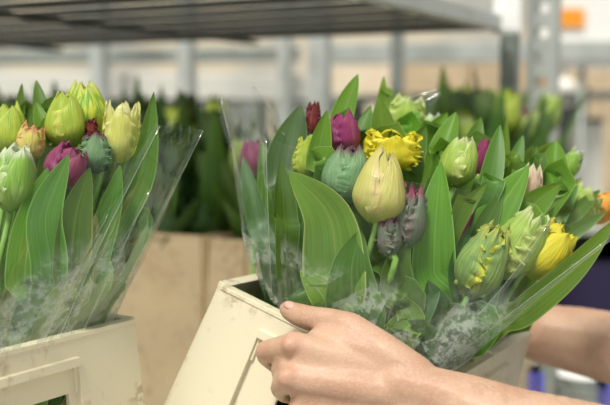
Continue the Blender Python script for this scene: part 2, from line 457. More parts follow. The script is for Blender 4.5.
def fold(bm, pts, r):
    """a pressed pleat of doubled film: a narrow band with a welt along one rim"""
    w = r*6; prev = None
    for i, p in enumerate(pts):
        t = (pts[min(i+1, len(pts)-1)]-pts[max(i-1, 0)]).normalized(); s_ = t.cross((CAM-p).normalized()).normalized()
        wob = 1+.35*math.sin(i*.9)
        a = [bm.verts.new(p+s_*w*u*wob+t.cross(s_)*w*.12*(1-abs(2*u-1))) for u in (0, .33, .66, 1)]
        if prev:
            for k in range(3): bm.faces.new((prev[k], prev[k+1], a[k+1], a[k]))
        prev = a
def sleeve(label, bots, tops, bulge=.02, folds=(), loc=None, closed=True):
    e = empty('film_sleeve', loc, label, 'plastic sleeve')
    B = [P(*b) for b in bots]; Tt = [P(*t) for t in tops]; n = len(B)
    cenb = sum(B, Vector())/n; cent = sum(Tt, Vector())/n
    sub = 10; nv = 26; rows = []
    for i in range(nv):
        v = i/(nv-1); row = []
        for k in range(n if closed else n-1):
            k2 = (k+1) % n
            for s in range(sub):
                u = s/sub
                b = B[k].lerp(B[k2], u); t = Tt[k].lerp(Tt[k2], u)
                p = b.lerp(t, v)
                out_ = (p-cenb.lerp(cent, v)); out_.z *= .3; out_.normalize()
                w = math.sin(math.pi*u)
                p = p+out_*(bulge*w*math.sin(math.pi*min(1, v*1.1))+bulge*.35*noise.noise(p*22)*w)
                row.append(p)
        row.append(row[0] if closed else B[-1].lerp(Tt[-1], v)); rows.append(row)
    f = gridmesh('film', rows, e, FILM)
    ring = rows[-1]
    bm = bmesh.new(); tube(bm, ring, .00014, 5); meshbm('hem', bm, e, FOLD)
    for a in folds:
        pts, r = a
        bm = bmesh.new(); fold(bm, catmull([P(*p) for p in pts], 14), r); meshbm('fold', bm, e, FOLD)
        bm = bmesh.new(); tube(bm, catmull([P(*p) for p in pts], 14), r*.5, 6); meshbm('seam', bm, e, SEAM)
    return e
sleeve('clear film sleeve around the large held tulip bouquet',
    [(262, 296, 1.066), (285, 318, 1.02), (350, 352, .988), (425, 378, .952), (452, 372, .965), (517, 331, 1.22), (420, 300, 1.27), (300, 268, 1.22)],
    [(220, 97, 1.10), (266, 138, .985), (380, 178, .935), (520, 197, .925), (655, 203, .97), (645, 120, 1.22), (440, 88, 1.24), (253, 86, 1.16)],
    folds=[(((220, 97, 1.10), (240, 180, 1.09), (264, 290, 1.075)), .0007),
           (((266, 138, .985), (268, 210, .99), (272, 300, 1.03)), .0006),
           (((440, 368, .965), (520, 306, .955), (612, 236, .95)), .0006),
           (((430, 366, .965), (500, 290, .955), (548, 225, .945)), .0006),
           (((253, 86, 1.16), (270, 110, 1.12), (284, 135, 1.06)), .0007),
           (((404, 99, 1.15), (420, 95, 1.14), (438, 89, 1.14)), .0012),
           (((408, 106, 1.15), (424, 101, 1.14), (440, 93, 1.14)), .0010)],
    loc=mouthH-ZH*.1)
sleeve('clear film sleeve around the bouquet at far left',
    [(114, 320, 1.04), (62, 338, .965), (0, 356, .905), (-40, 368, .865), (-90, 330, 1.02), (50, 312, 1.22)],
    [(203, 131, 1.0), (160, 126, .935), (72, 150, .885), (-80, 130, .85), (-120, 60, 1.1), (110, 100, 1.22)],
    folds=[(((160, 126, .955), (108, 228, .96), (60, 335, .975)), .0007),
           (((203, 131, 1.03), (158, 222, 1.04), (116, 312, 1.055)), .0006),
           (((108, 215, .95), (78, 270, .955), (44, 340, .955)), .0005),
           (((150, 190, .98), (122, 250, .98), (84, 330, .99)), .0004)],
    loc=cl.location+Vector((0, 0, .12)))

# ------------------------------------------------------------------ held bouquet
DOFF[0] = .014
CL[0] = (A, XH, YH, ZH, (D-A).length, (Cc-D).length)
botH = mouthH-ZH*(CH-.03)
def rootH(px):      # root inside the crate, spread by where the bloom is
    t = (px-420)/190
    return botH+XH*(.06*t+random.uniform(-.02, .02))+YH*(.07*t*.6+random.uniform(-.035, .035))
def T(label, bloom=None, leaves=(), group=None):
    px = bloom[0] if bloom else leaves[0][0][-1][0]
    return tulip(label, rootH(px), bloom, leaves, group)

T('pale cream yellow tulip bud with brown crease, centre front of held bouquet', (382, 184, .96, 48, 79, 10, 8, 'cream', dict(close=.2, ruffle=.04, k=3, spin=40, wrap=1.4, vm=.34, sharp=2.6)),
  [(((438, 330, 1.0), (434, 270, .985), (436, 215, .98), (441, 161, .985)), 46, 0, 'bright', dict(cup=.22, belly=.35))])
T('dull green ruffled tulip bud with purple tip beside the cream bud', (347, 174, .985, 44, 64, 8, 5, 'grbud', dict(close=.4, ruffle=.05, k=4, spin=55, wrap=1.3, sharp=3.5)),
  [(((335, 320, 1.0), (336, 270, .985), (328, 215, .975), (289, 171, .965)), 66, -14, 'yel', dict(cup=.3, belly=.35)),
   (((385, 310, 1.0), (372, 255, .985), (352, 215, .98), (340, 190, .99)), 26, 25, 'mid')])
T('bright yellow ruffled tulip behind the cream bud', (392, 150, 1.03, 50, 40, 5, 12, 'yellow', dict(close=.85, ruffle=.16, k=3, spin=10, jag=.3, sharp=4)),
  [(((386, 180, 1.06), (384, 140, 1.06), (379, 97, 1.06)), 32, 10, 'bright'),
   (((360, 170, 1.06), (362, 140, 1.06), (371, 106, 1.07)), 24, -30, 'mid')])
T('magenta purple tulip at upper left of held bouquet', (344, 133, 1.035, 30, 46, -6, 5, 'purple', dict(close=.6, ruffle=.05, k=3, spin=40)),
  [(((336, 160, 1.08), (342, 120, 1.09), (358, 74, 1.09)), 26, -20, 'bright', dict(cup=.3)),
   (((322, 200, 1.01), (318, 160, 1.01), (327, 110, 1.02)), 28, 20, 'bright')])
T('small dark maroon tulip at top left of held bouquet', (313, 119, 1.06, 14, 36, 4, 5, 'maroon', dict(close=.6, ruffle=.2, k=3, spin=0)),
  [(((292, 230, 1.04), (286, 170, 1.05), (301, 105, 1.06)), 44, -10, 'blue', dict(cup=.25))])
T('yellow green tulip half hidden behind leaf at left of held bouquet', (306, 158, 1.025, 24, 46, 6, 5, 'yelgr', dict(close=.6, ruffle=.1, k=4, spin=0)),
  [(((284, 270, 1.0), (284, 215, 1.0), (281, 160, 1.01)), 30, 30, 'mid'),
   (((270, 290, 1.03), (256, 220, 1.04), (243, 156, 1.06)), 22, 10, 'blue')])
T('grey purple tulip with yellow ruffles and red tips, right of the cream bud', (407, 216, .972, 36, 68, 10, 6, 'purgr', dict(close=.5, ruffle=.13, k=5, spin=65, jag=.2, wrap=1.1, sharp=2.6)),
  [(((398, 330, .975), (396, 290, .965), (398, 262, .963), (410, 240, .965)), 38, 12, 'mid', dict(cup=.3, belly=.5)),
   (((352, 345, .99), (352, 300, .975), (352, 265, .968), (361, 230, .968)), 58, 0, 'mid', dict(cup=.18, belly=.35))])
T('small crumpled grey green tulip head just below the cream bud', (389, 236, .958, 22, 42, -2, 5, 'purgr', dict(close=.7, ruffle=.18, k=5, spin=70)),
  [(((382, 330, 1.01), (376, 285, 1.01), (366, 250, 1.01)), 30, -20, 'mid')])
T('light green folded tulip bud at upper middle of held bouquet', (459, 161, 1.02, 34, 54, 14, 8, 'lgr', dict(close=.45, ruffle=.08, k=3, spin=60, sharp=6, wrap=1.4)),
  [(((438, 190, 1.06), (442, 155, 1.06), (456, 112, 1.07)), 30, -15, 'bright', dict(cup=.35)),
   (((402, 205, 1.04), (408, 165, 1.04), (426, 125, 1.05)), 32, 20, 'mid')])
T('purple tulip with white tip among upright leaves', (483, 157, 1.05, 18, 40, 16, 5, 'purple', dict(close=.6, ruffle=.05, k=3, spin=0)),
  [(((470, 180, 1.09), (472, 150, 1.09), (481, 117, 1.1)), 24, 10, 'mid'),
   (((476, 225, 1.01), (490, 180, 1.02), (500, 125, 1.04)), 24, 15, 'mid'),
   (((500, 200, 1.05), (504, 160, 1.06), (506, 115, 1.07)), 13, 40, 'bright')])
T('slender purple tulip deep between leaves at centre right', (463, 222, 1.005, 16, 60, 20, 5, 'purple', dict(close=.6, ruffle=.08, k=3, spin=50)),
  [(((452, 235, .985), (466, 208, .985), (487, 182, .985)), 20, 10, 'bright', dict(belly=.4)),
   (((470, 280, .995), (482, 235, .995), (502, 190, 1.0)), 26, 15, 'mid')])
T('pale pink tulip bud at right of held bouquet', (529, 188, 1.02, 24, 52, 12, 5, 'pink', dict(close=.5, ruffle=.05, k=3, spin=0)),
  [(((468, 290, 1.0), (490, 225, 1.0), (529, 165, 1.0)), 48, -8, 'bright', dict(cup=.2, belly=.4)),
   (((508, 265, 1.0), (525, 215, 1.0), (562, 182, 1.0)), 34, 10, 'bright', dict(cup=.25))])
T('green parrot tulip with yellow frilled rim and red fleck', (484, 260, .965, 44, 82, 25, 8, 'ruf', dict(close=.42, ruffle=.17, k=5, spin=62, jag=.3, wrap=1.25, sharp=3)),
  [(((468, 345, .985), (462, 300, .98), (458, 265, .98), (470, 225, .985)), 30, 30, 'blue')])
T('yellow green parrot tulip beside the frilled green one', (519, 243, .985, 44, 80, 34, 8, 'lgr', dict(close=.5, ruffle=.13, k=4, spin=75, jag=.2, sharp=4, wrap=1.3)),
  [(((500, 290, 1.01), (498, 240, 1.01), (508, 198, 1.01)), 22, 0, 'mid')])
T('sunny yellow parrot tulip above the long lower leaf', (547, 250, .995, 46, 64, 42, 8, 'yellow', dict(close=.6, ruffle=.12, k=4, spin=20, jag=.2, sharp=5, wrap=1.3)),
  [(((474, 352, .985), (525, 310, .975), (574, 268, .97), (616, 219, .97)), 31, 10, 'bright', dict(cup=.22, belly=.45)),
   (((470, 335, .985), (478, 312, .98), (505, 285, .98)), 30, -10, 'blue')])
T('small cream white tulip bud at right rear edge of held bouquet', (571, 164, 1.12, 18, 36, 28, 5, 'white', dict(close=.5, ruffle=.1, k=3, spin=0)),
  [(((540, 215, 1.08), (552, 180, 1.08), (556, 140, 1.09)), 36, 0, 'bright', dict(cup=.45)),
   (((510, 200, 1.08), (530, 165, 1.09), (556, 141, 1.1)), 26, 35, 'yel')])
T('orange and yellow tulip at right edge of held bouquet', (602, 208, 1.14, 26, 40, 62, 5, 'orange', dict(close=.7, ruffle=.08, k=3, spin=0)),
  [(((530, 250, 1.08), (572, 215, 1.09), (600, 190, 1.12)), 18, 0, 'mid')])
T('soft pale green tulip near the orange one at right', (577, 205, 1.13, 40, 46, 45, 5, 'lgr', dict(close=.8, ruffle=.2, k=4, spin=0)),
  [(((520, 262, 1.06), (550, 225, 1.07), (578, 185, 1.1)), 22, 10, 'mid'), (((530, 268, 1.03), (570, 235, 1.04), (606, 212, 1.05)), 18, 0, 'mid')])
T('pale yellow green tulip with white rim at top rear of held bouquet', (407, 115, 1.15, 34, 44, 8, 5, 'lgr', dict(close=.7, ruffle=.1, k=3, spin=0)),
  [(((402, 165, 1.12), (405, 130, 1.12), (420, 112, 1.12)), 26, -10, 'bright'),
   (((380, 130, 1.17), (382, 100, 1.17), (384, 76, 1.17)), 13, 10, 'yel')])
T('creamy green tulip at top middle rear of held bouquet', (429, 130, 1.15, 30, 36, 0, 5, 'white', dict(close=.7, ruffle=.1, k=3, spin=0)),
  [(((424, 160, 1.1), (430, 140, 1.1), (448, 112, 1.11)), 26, 10, 'bright')])
T('muted purple tulip seen through the film at far left of held bouquet', (252, 158, 1.15, 22, 40, -5, 5, 'purple', dict(close=.6, ruffle=.05, k=3, spin=0)),
  [(((275, 250, 1.08), (268, 190, 1.1), (262, 140, 1.12)), 20, 0, 'mid')])
T('leafy tulip shoot with tall narrow leaves at upper right', None,
  [(((505, 210, 1.05), (512, 175, 1.06), (523, 135, 1.07)), 20, 0, 'mid'), (((520, 200, 1.06), (532, 165, 1.07), (537, 145, 1.08)), 14, 20, 'mid')])
T('leafy tulip shoot with broad leaves low at left behind the film', None,
  [(((300, 330, 1.03), (296, 285, 1.02), (300, 235, 1.02), (312, 190, 1.03)), 40, 10, 'mid'),
   (((285, 310, 1.04), (278, 265, 1.04), (262, 225, 1.05)), 34, 20, 'blue')])
T('leafy tulip shoot with a curled leaf just above the thumb', None,
  [(((345, 350, .985), (330, 320, .98), (322, 295, .98), (300, 270, .985)), 40, 20, 'yel'),
   (((392, 355, .965), (400, 335, .96), (412, 318, .96), (392, 292, .962)), 34, -10, 'yel', dict(cup=.4))])
T('leafy tulip shoot with dark leaves under the frilled green tulip', None,
  [(((448, 355, .97), (440, 318, .965), (428, 280, .965)), 40, 10, 'blue'), (((470, 350, .975), (475, 315, .97), (500, 280, .97)), 36, 0, 'mid'),
   (((420, 360, .965), (412, 330, .96), (440, 290, .96)), 30, -15, 'blue')])
# filler stems behind and between
for i in range(26):
    px = 285+i*10.4+random.uniform(-6, 6); t = (px-285)/300
    topy = 125+t*60+random.uniform(0, 70)+((t-.35)**2)*40; d = random.uniform(1.06, 1.2)
    lf = []
    for k in range(3):
        qx = px+random.uniform(-22, 26); qy = topy+random.uniform(-8, 45)
        bx_ = 305+(qx-285)*.58
        lf.append((((bx_, min(340, qy+120), d), ((bx_+qx)/2+random.uniform(-6, 6), qy+60, d), (qx, qy, d+random.uniform(-.01, .02))), random.uniform(24, 36), random.uniform(-35, 35), random.choice(['mid', 'mid', 'bright', 'blue'])))
    T('leafy tulip shoot packed deep inside the held bouquet', None, lf, 'inner tulip shoots of the held bouquet')

# ------------------------------------------------------------------ left bouquet
DOFF[0] = .03
CL[0] = (E-XL*wl, XL, YL, Vector((0, 0, 1)), wl, .27)
midL = (clc[0,0,1]+clc[1,1,1])/2-Vector((0, 0, CH-.03))
def TL(label, bloom=None, leaves=(), group=None):
    px = bloom[0] if bloom else leaves[0][0][-1][0]
    t = (px-60)/90
    return tulip(label, midL+XL*(.05*t)+YL*random.uniform(-.04, .03), bloom, leaves, group)
TL('green and white tulip on pale stem at left edge', (14, 177, .95, 42, 68, 8, 8, 'white', dict(close=.5, ruffle=.05, k=3, spin=20, sharp=5, wrap=1.35)),
  [(((22, 320, .955), (24, 280, .945), (32, 220, .945), (50, 165, .95)), 40, 0, 'bright', dict(cup=.2, belly=.4))])
TL('yellow green tulip cut by the left frame edge', (8, 130, 1.0, 40, 60, 0, 5, 'yelgr', dict(close=.42, ruffle=.05, k=3, spin=20, sharp=4, wrap=1.3)),
  [(((-10, 320, .97), (0, 270, .97), (6, 235, .97)), 30, 0, 'mid')])
TL('large yellow and green striped tulip, tallest of the left bouquet', (86, 112, 1.03, 42, 66, -3, 4, 'stripe', dict(close=.32, ruffle=.04, k=3, spin=20, sharp=4.5, vm=.5, wrap=1.35)),
  [(((48, 150, 1.05), (42, 115, 1.05), (36, 80, 1.06)), 20, 10, 'mid'), (((22, 150, 1.06), (20, 115, 1.06), (22, 83, 1.06)), 14, -20, 'mid')])
TL('yellow tulip bulging in front of the tall striped one', (66, 120, 1.0, 36, 60, -2, 4, 'yelgr', dict(close=.45, ruffle=.04, k=3, spin=40, sharp=4, wrap=1.35)),
  [(((46, 170, 1.0), (44, 135, 1.0), (36, 102, 1.01)), 24, 15, 'bright')])
TL('pale yellow tulip with jagged tips beside the long curved leaf', (121, 133, 1.0, 34, 60, 4, 4, 'pale', dict(close=.92, ruffle=.07, k=3, spin=0, jag=1, wrap=.9, sharp=5)),
  [(((78, 300, .985), (108, 235, .98), (140, 175, .985), (154, 91, .99)), 32, 22, 'mid', dict(cup=.3, belly=.5))])
TL('pink and purple ruffled tulip low in the left bouquet', (67, 166, .965, 38, 46, 26, 6, 'purple', dict(close=.62, ruffle=.07, k=3, spin=40, sharp=4)),
  [(((38, 330, .95), (50, 270, .94), (46, 215, .935), (69, 154, .935)), 40, -10, 'mid', dict(cup=.3)),
   (((62, 330, .95), (70, 270, .945), (76, 215, .94), (90, 167, .94)), 40, 10, 'mid', dict(cup=.25))])
TL('green ruffled tulip bud with maroon hooked tip', (96, 152, .985, 30, 42, 0, 6, 'grbud', dict(close=.6, ruffle=.15, k=5, spin=0)),
  [(((86, 320, .965), (96, 255, .96), (112, 200, .96), (120, 165, .965)), 30, 15, 'mid')])
TL('small maroon curled tulip between the yellow tulips', (92, 132, 1.0, 11, 26, -10, 4, 'maroon', dict(close=.9, ruffle=.3, k=2, spin=0)),
  [(((128, 260, .99), (126, 215, .99), (120, 190, 1.0)), 22, 0, 'blue')])
TL('peach tipped yellow tulip between the green tulips at left', (31, 142, .985, 26, 40, 12, 5, 'peach', dict(close=.7, ruffle=.1, k=3, spin=0)),
  [(((2, 330, .95), (8, 280, .955), (18, 235, .96)), 26, 25, 'mid')])
TL('leafy shoot with a broad leaf folding over the rim of the left crate', None,
  [(((80, 318, 1.0), (96, 300, .99), (108, 285, .985), (124, 277, .985)), 34, -25, 'mid', dict(cup=.4)),
   (((96, 322, 1.02), (106, 300, 1.015), (118, 284, 1.01), (120, 278, 1.0)), 30, 35, 'bright')])
TL('leafy shoot with paired leaves in the middle of left bouquet', None,
  [(((64, 310, .975), (60, 270, .97), (58, 235, .97)), 38, 10, 'yel'), (((95, 285, .985), (105, 240, .985), (118, 200, .985)), 26, -15, 'bright'),
   (((112, 270, .99), (124, 235, .99), (134, 210, .995)), 24, 0, 'mid')])
TL('leafy shoot with low broad leaves pressed against the left film', None,
  [(((-5, 345, .93), (10, 325, .925), (40, 296, .93)), 34, 0, 'blue'), (((45, 330, .94), (70, 300, .95), (90, 250, .955)), 34, 20, 'yel')])
for i in range(12):
    px = random.uniform(-20, 118); d = random.uniform(1.02, 1.14); topy = random.uniform(120, 200); lf = []
    for k in range(3):
        qx = px+random.uniform(-18, 18); qy = topy+random.uniform(0, 40)
        lf.append((((40+(qx-40)*.6, 300, d), (40+(qx-40)*.8, qy+60, d), (qx, qy, d)), random.uniform(24, 34), random.uniform(-35, 35), random.choice(['mid', 'blue', 'bright'])))
    TL('leafy tulip shoot packed deep inside the left bouquet', None, lf, 'inner tulip shoots of the left bouquet')

# ------------------------------------------------------------------ rear tulips: prototypes and copies
def proto(mk, lk, label, group):
    e = empty('tulip', Vector((0, 0, 0)), label, 'tulip', group)
    petals(e, Vector((0, 0, .34)), Vector((.05, 0, 1)), .06, .018, PM[mk], close=.6, ruffle=.08, k=3, nu=7, nv=9, one=True)
    bm = bmesh.new(); tube(bm, catmull([Vector((0, 0, 0)), Vector((.005, 0, .17)), Vector((0, 0, .345))], 6), .0035, 6); meshbm('stem', bm, e, stemmat)
    for k in range(6):
        a = k*1.15+random.random(); dx, dy = math.cos(a), math.sin(a)
        sp = catmull([Vector((0, 0, .02)), Vector((dx*.008, dy*.008, .22)), Vector((dx*.05, dy*.05, random.uniform(.32, .42)))], 10)
        sd = Vector((-dy, dx, 0)); rows = []
        for i, p in enumerate(sp):
            t = i/9; hw = .024*(math.sin(math.pi*min(.99, t*.9+.1)))**.8
            rows.append([p+sd*hw*u+Vector((dx, dy, 0))*(-.3*hw*abs(u)) for u in (-1, -.5, 0, .5, 1)])
        gridmesh('leaf', rows, e, LM[lk])
    return e
def dup(root, loc, rot, s, label=None, group=None):
    r = root.copy(); C.objects.link(r); r.location = loc; r.rotation_euler = rot; r.scale = (s, s, s)
    if label: r['label'] = label
    if group: r['group'] = group
    for c in list(root.children):
        k = c.copy(); C.objects.link(k); k.parent = r
    return r
rg = 'blurred tulips in the rear crates'
rl = {'yelgr': 'blurred yellow green tulip in the rear crates', 'dull': 'blurred dark green tulip bud in the rear crates', 'purple': 'blurred purple tulip in the rear crates', 'lgr': 'blurred light green tulip in the rear crates'}
protos = [(proto(a, b, rl[a], rl[a]+' group'), a) for a, b in (('dull', 'dark'), ('yelgr', 'dark'), ('purple', 'dark'), ('lgr', 'mid'), ('dull', 'mid'))]
for p, a in protos: p['group'] = rg+', '+a.replace('yelgr', 'yellow').replace('lgr', 'light green').replace('dull', 'dark green')
usedp = set()
def place(pi, loc, s=1.0):
    p = protos[pi][0]; rot = (random.uniform(-.18, .18), random.uniform(-.18, .18), random.uniform(0, 6.28))
    if pi not in usedp:
        usedp.add(pi); p.location = loc; p.rotation_euler = rot; p.scale = (s, s, s)
    else: dup(p, loc, rot, s)
kids = {}
deckz = zr-CH
for ci, (O, wts) in enumerate(((rear[0], [8, 3, .3, .5, 8]), (rear[1], [8, 3, 1, 1, 6]), (rear[2], [8, 2, 1, 1, 6]), (rear[3], [3, 3, 3, 3, 3]))):
    for a in range(6):
        for b in range(5):
            loc = O+X1*(.055+(wr-.11)*a/5)+U2*(.055+.11*b/4)+Vector((random.uniform(-.012, .012), random.uniform(-.012, .012), -CH+.015))
            place(random.choices(range(5), wts)[0], loc, random.uniform(*((1.0, 1.34) if ci != 3 else (1.2, 1.36)))*(.93 if ci == 1 else 1)*1.09)

# ------------------------------------------------------------------ racks, decks, hall
STEEL = plain('galvanised_steel', (.30, .33, .30), .45, .2, 30, (.20, .23, .21))
LSTEEL = plain('pale_steel', (.50, .53, .50), .45, .2, 12, (.40, .43, .40))
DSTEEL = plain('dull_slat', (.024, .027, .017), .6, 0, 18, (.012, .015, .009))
def frame(X, Y=None):
    return Matrix((X, Vector((0, 0, 1)).cross(X), Vector((0, 0, 1)))).transposed()
MU = frame(X1)      # x along X1, y along U2
def deck(name, label, O, wx, wy, zt, legs=True):
    """steel deck whose top is at zt; O = front left corner in plan"""
    e = empty(name, (O.x, O.y, 0), label, 'trolley')
    bm = bmesh.new(); c = O+X1*wx/2+U2*wy/2
    box(bm, (c.x, c.y, zt-.006), (wx, wy, .012), MU); meshbm('tray', bm, e, STEEL, False)
    for s, t, w, l in ((.5, 0, wx, .02), (.5, 1, wx, .02), (0, .5, .02, wy), (1, .5, .02, wy)):
        bm = bmesh.new(); q = O+X1*wx*s+U2*wy*t; box(bm, (q.x, q.y, zt-.03), (w, l, .036), MU); meshbm('rail', bm, e, STEEL, False)
    for s in (.02, .98):
        for t in (.02, .98):
            bm = bmesh.new(); q = O+X1*wx*s+U2*wy*t; box(bm, (q.x, q.y, zt/2-.025), (.03, .03, zt-.05), MU); meshbm('leg', bm, e, STEEL, False)
    return e
bo = rear[2]-U2*.06-X1*.15
deck('steel_trolley', 'galvanised steel trolley carrying the rear crates', bo, 1.95, .82, deckz)
lo = clc[0,0,0]
# left trolley, turned with the left crate
Xs, Ys = X1, U2; X1b, U2b = XL.copy(), YL.copy()
X1, U2 = X1b, U2b; MU = frame(X1)
deck('steel_trolley', 'galvanised steel trolley under the left crate', E-XL*(wl+.08)-YL*.04, wl+.14, .50, deckz)
X1, U2 = Xs, Ys; MU = frame(X1)

# overhead slatted shelf
Cf = P(500, 31, 2.0); sz = Cf.z
e = empty('overhead_shelf', Vector((Cf.x, Cf.y, sz)), 'grey slatted steel rack shelf overhead at top of picture', 'shelf')
SL, SD = 1.7, 1.05
for k in range(8):
    q = Cf-X1*SL/2-U2*(.10+k*.122)
    bm = bmesh.new(); box(bm, (q.x, q.y, sz+.012), (SL-.03, .078, .004), MU); bevel(meshbm('slat', bm, e, DSTEEL, False), .003)
for t in (.0, 1.0):
    q = Cf-X1*SL/2-U2*SD*t
    bm = bmesh.new(); box(bm, (q.x, q.y, sz+.014), (SL, .03, .022), MU); bevel(meshbm('rail', bm, e, DSTEEL, False), .003)
for s in (0., .33, .66, 1.):
    q = Cf-X1*SL*s-U2*SD/2
    bm = bmesh.new(); box(bm, (q.x, q.y, sz+(.014 if s == 0 else -.006)), (.028, SD, .03 if s == 0 else .008), MU); bevel(meshbm('rail' if s in (0, 1.) else 'cross_bar', bm, e, LSTEEL if s == 0 else DSTEEL, False), .003)
# label holder at the corner
def upright(px, py, d, w, dp, z0, z1, label, m, holes=True, name='rack_upright'):
    p = P(px, py, d); e = empty(name, Vector((p.x, p.y, z0)), label, 'upright')
    bm = bmesh.new()
    if holes:
        z = z0; k = 0
        for s in (-1, 1):
            q = Vector((p.x, p.y, 0))+X1*s*w*.36; box(bm, (q.x, q.y, (z0+z1)/2), (w*.28, dp, z1-z0), MU)
        while z < z1:
            box(bm, (p.x, p.y, z+.014), (w*.5, dp*.9, .028), MU); z += .052
    else: box(bm, (p.x, p.y, (z0+z1)/2), (w, dp, z1-z0), MU)
    meshbm('post', bm, e, m, False)
    bm = bmesh.new(); box(bm, (p.x, p.y, z0+.004), (w*1.5, dp*1.8, .008), MU); meshbm('foot', bm, e, m, False)
    return e
upright(510, 60, 2.05, .034, .03, deckz, 2.2, 'narrow grey steel post at right end of the overhead shelf', STEEL, False)
upright(543, 85, 2.15, .062, .04, deckz, 2.3, 'wide perforated steel upright right of the shelf corner', LSTEEL, True)
q = P(507, 14, 1.96); e = empty('label_holder', q, 'white shelf ticket at the corner of the overhead shelf', 'label')
bm = bmesh.new(); box(bm, q, (.055, .004, .075), MU); bevel(meshbm('backing', bm, e, plain('ticket_white', (.85, .86, .85), .4), False), .002)
bm = bmesh.new(); box(bm, q-U2*.003, (.046, .002, .06), MU); meshbm('card', bm, e, plain('ticket_card', (.92, .93, .92), .4), False)

# far racks (posts + rails), each rail a thing
def rail(px0, py0, px1, py1, d0, d1, h, label, m, name='steel_rail', dp=.04):
    a, b = P(px0, py0, d0), P(px1, py1, d1); x = (b-a).normalized(); mm = Matrix((x, Vector((0, 0, 1)).cross(x).normalized(), x.cross(Vector((0, 0, 1)).cross(x).normalized()))).transposed()
    bm = bmesh.new(); c = (a+b)/2; box(bm, c, ((b-a).length, dp, h), mm)
    return tag(bevel(meshbm(name, bm, None, m, False), .004), label, 'rail')
upright(187, 80, 3.0, .042, .04, 0, 2.6, 'pale grey post seen left of centre below the overhead shelf', LSTEEL, False)
upright(285, 80, 3.3, .034, .04, 0, 2.6, 'slim pale grey post, second of those behind the held bouquet', LSTEEL, False)
upright(320, 80, 2.7, .052, .04, 0, 2.6, 'broad pale grey post behind the top of the held bouquet', LSTEEL, False)
upright(397, 80, 3.1, .034, .03, 0, 2.6, 'darker slim post behind the middle of the held bouquet', STEEL, False)
upright(100, 80, 3.3, .05, .04, 0, 2.6, 'pale post behind the left bouquet', LSTEEL, False)
WH = plain('white_plastic', (.66, .66, .60), .5)
rail(-60, 58, 300, 54, 3.6, 3.5, .05, 'grey rack beam at upper left, just under the shelf', STEEL)
rail(-60, 84, 330, 88, 3.5, 3.4, .085, 'broad cream white beam across the left background', WH)
rail(330, 54, 700, 50, 3.4, 3.4, .07, 'grey beam across the right background near the top', LSTEEL)
rail(330, 100, 640, 95, 3.5, 3.5, .03, 'thin grey beam across the right background', STEEL)
# white buckets on a far rack
DKG = plain('dark_green_plastic', (.035, .04, .03), .5)
BK = plain('bucket_white', (.83, .84, .82), .35)
def bucket(p, r, h, label, group=None, m=BK):
    e = empty('flower_bucket', p, label, 'bucket', group)
    bm = bmesh.new(); prof = [(r*.78, 0), (r*.98, h*.97), (r*1.06, h*.97), (r*1.06, h), (r*.93, h), (r*.74, .01)]
    seg = 20; rg_ = [[bm.verts.new(p+Vector((a*math.cos(k*6.2832/seg), a*math.sin(k*6.2832/seg), z))) for k in range(seg)] for a, z in prof]
    for i in range(len(prof)-1):
        for k in range(seg): bm.faces.new((rg_[i][k], rg_[i][(k+1) % seg], rg_[i+1][(k+1) % seg], rg_[i+1][k]))
    bm.faces.new(rg_[0][::-1]); bm.faces.new(rg_[-1]); meshbm('pail', bm, e, m)
    bm = bmesh.new(); tube(bm, [p+Vector((r*1.06*math.cos(a), -r*.3-abs(r*math.sin(a))*.5, h*.9-r*.55*math.sin(a))) for a in [math.pi*i/10 for i in range(11)]], .003, 5); meshbm('handle', bm, e, STEEL)
    return e
shz = P(40, 142, 3.6).z
e = empty('rack_shelf', P(150, 142, 3.7), 'far rack shelf carrying white buckets', 'shelf')
bm = bmesh.new(); p = P(150, 142, 3.7); box(bm, (p.x, p.y, shz-.012), (2.0, .6, .024)); meshbm('board', bm, e, STEEL, False)
bm = bmesh.new(); box(bm, (p.x-.9, p.y, shz/2-.012), (.05, .4, shz-.024)); meshbm('leg', bm, e, STEEL, False)
bm = bmesh.new(); box(bm, (p.x+.9, p.y, shz/2-.012), (.05, .4, shz-.024)); meshbm('leg', bm, e, STEEL, False)
for i, px in enumerate((-15, 22, 62, 128, 160, 218, 250, 296)):
    p = P(px, 140, 3.68); p.z = shz
    bucket(p, .062, .135, 'white bucket on the far rack shelf', 'white buckets on the far rack shelf')

for i in range(9):
    p = P(-40+i*48, 140, 3.9); e = empty('plastic_crate', Vector((p.x, p.y, shz)), 'dark plastic crate standing behind the white buckets', 'crate', 'dark crates behind the white buckets')
    bm = bmesh.new(); box(bm, (p.x, p.y, shz+.075), (.155, .14, .15)); bevel(meshbm('body', bm, e, DKG, False), .006)
    bm = bmesh.new(); box(bm, (p.x, p.y, shz+.145), (.163, .15, .02)); meshbm('rim', bm, e, DKG, False)
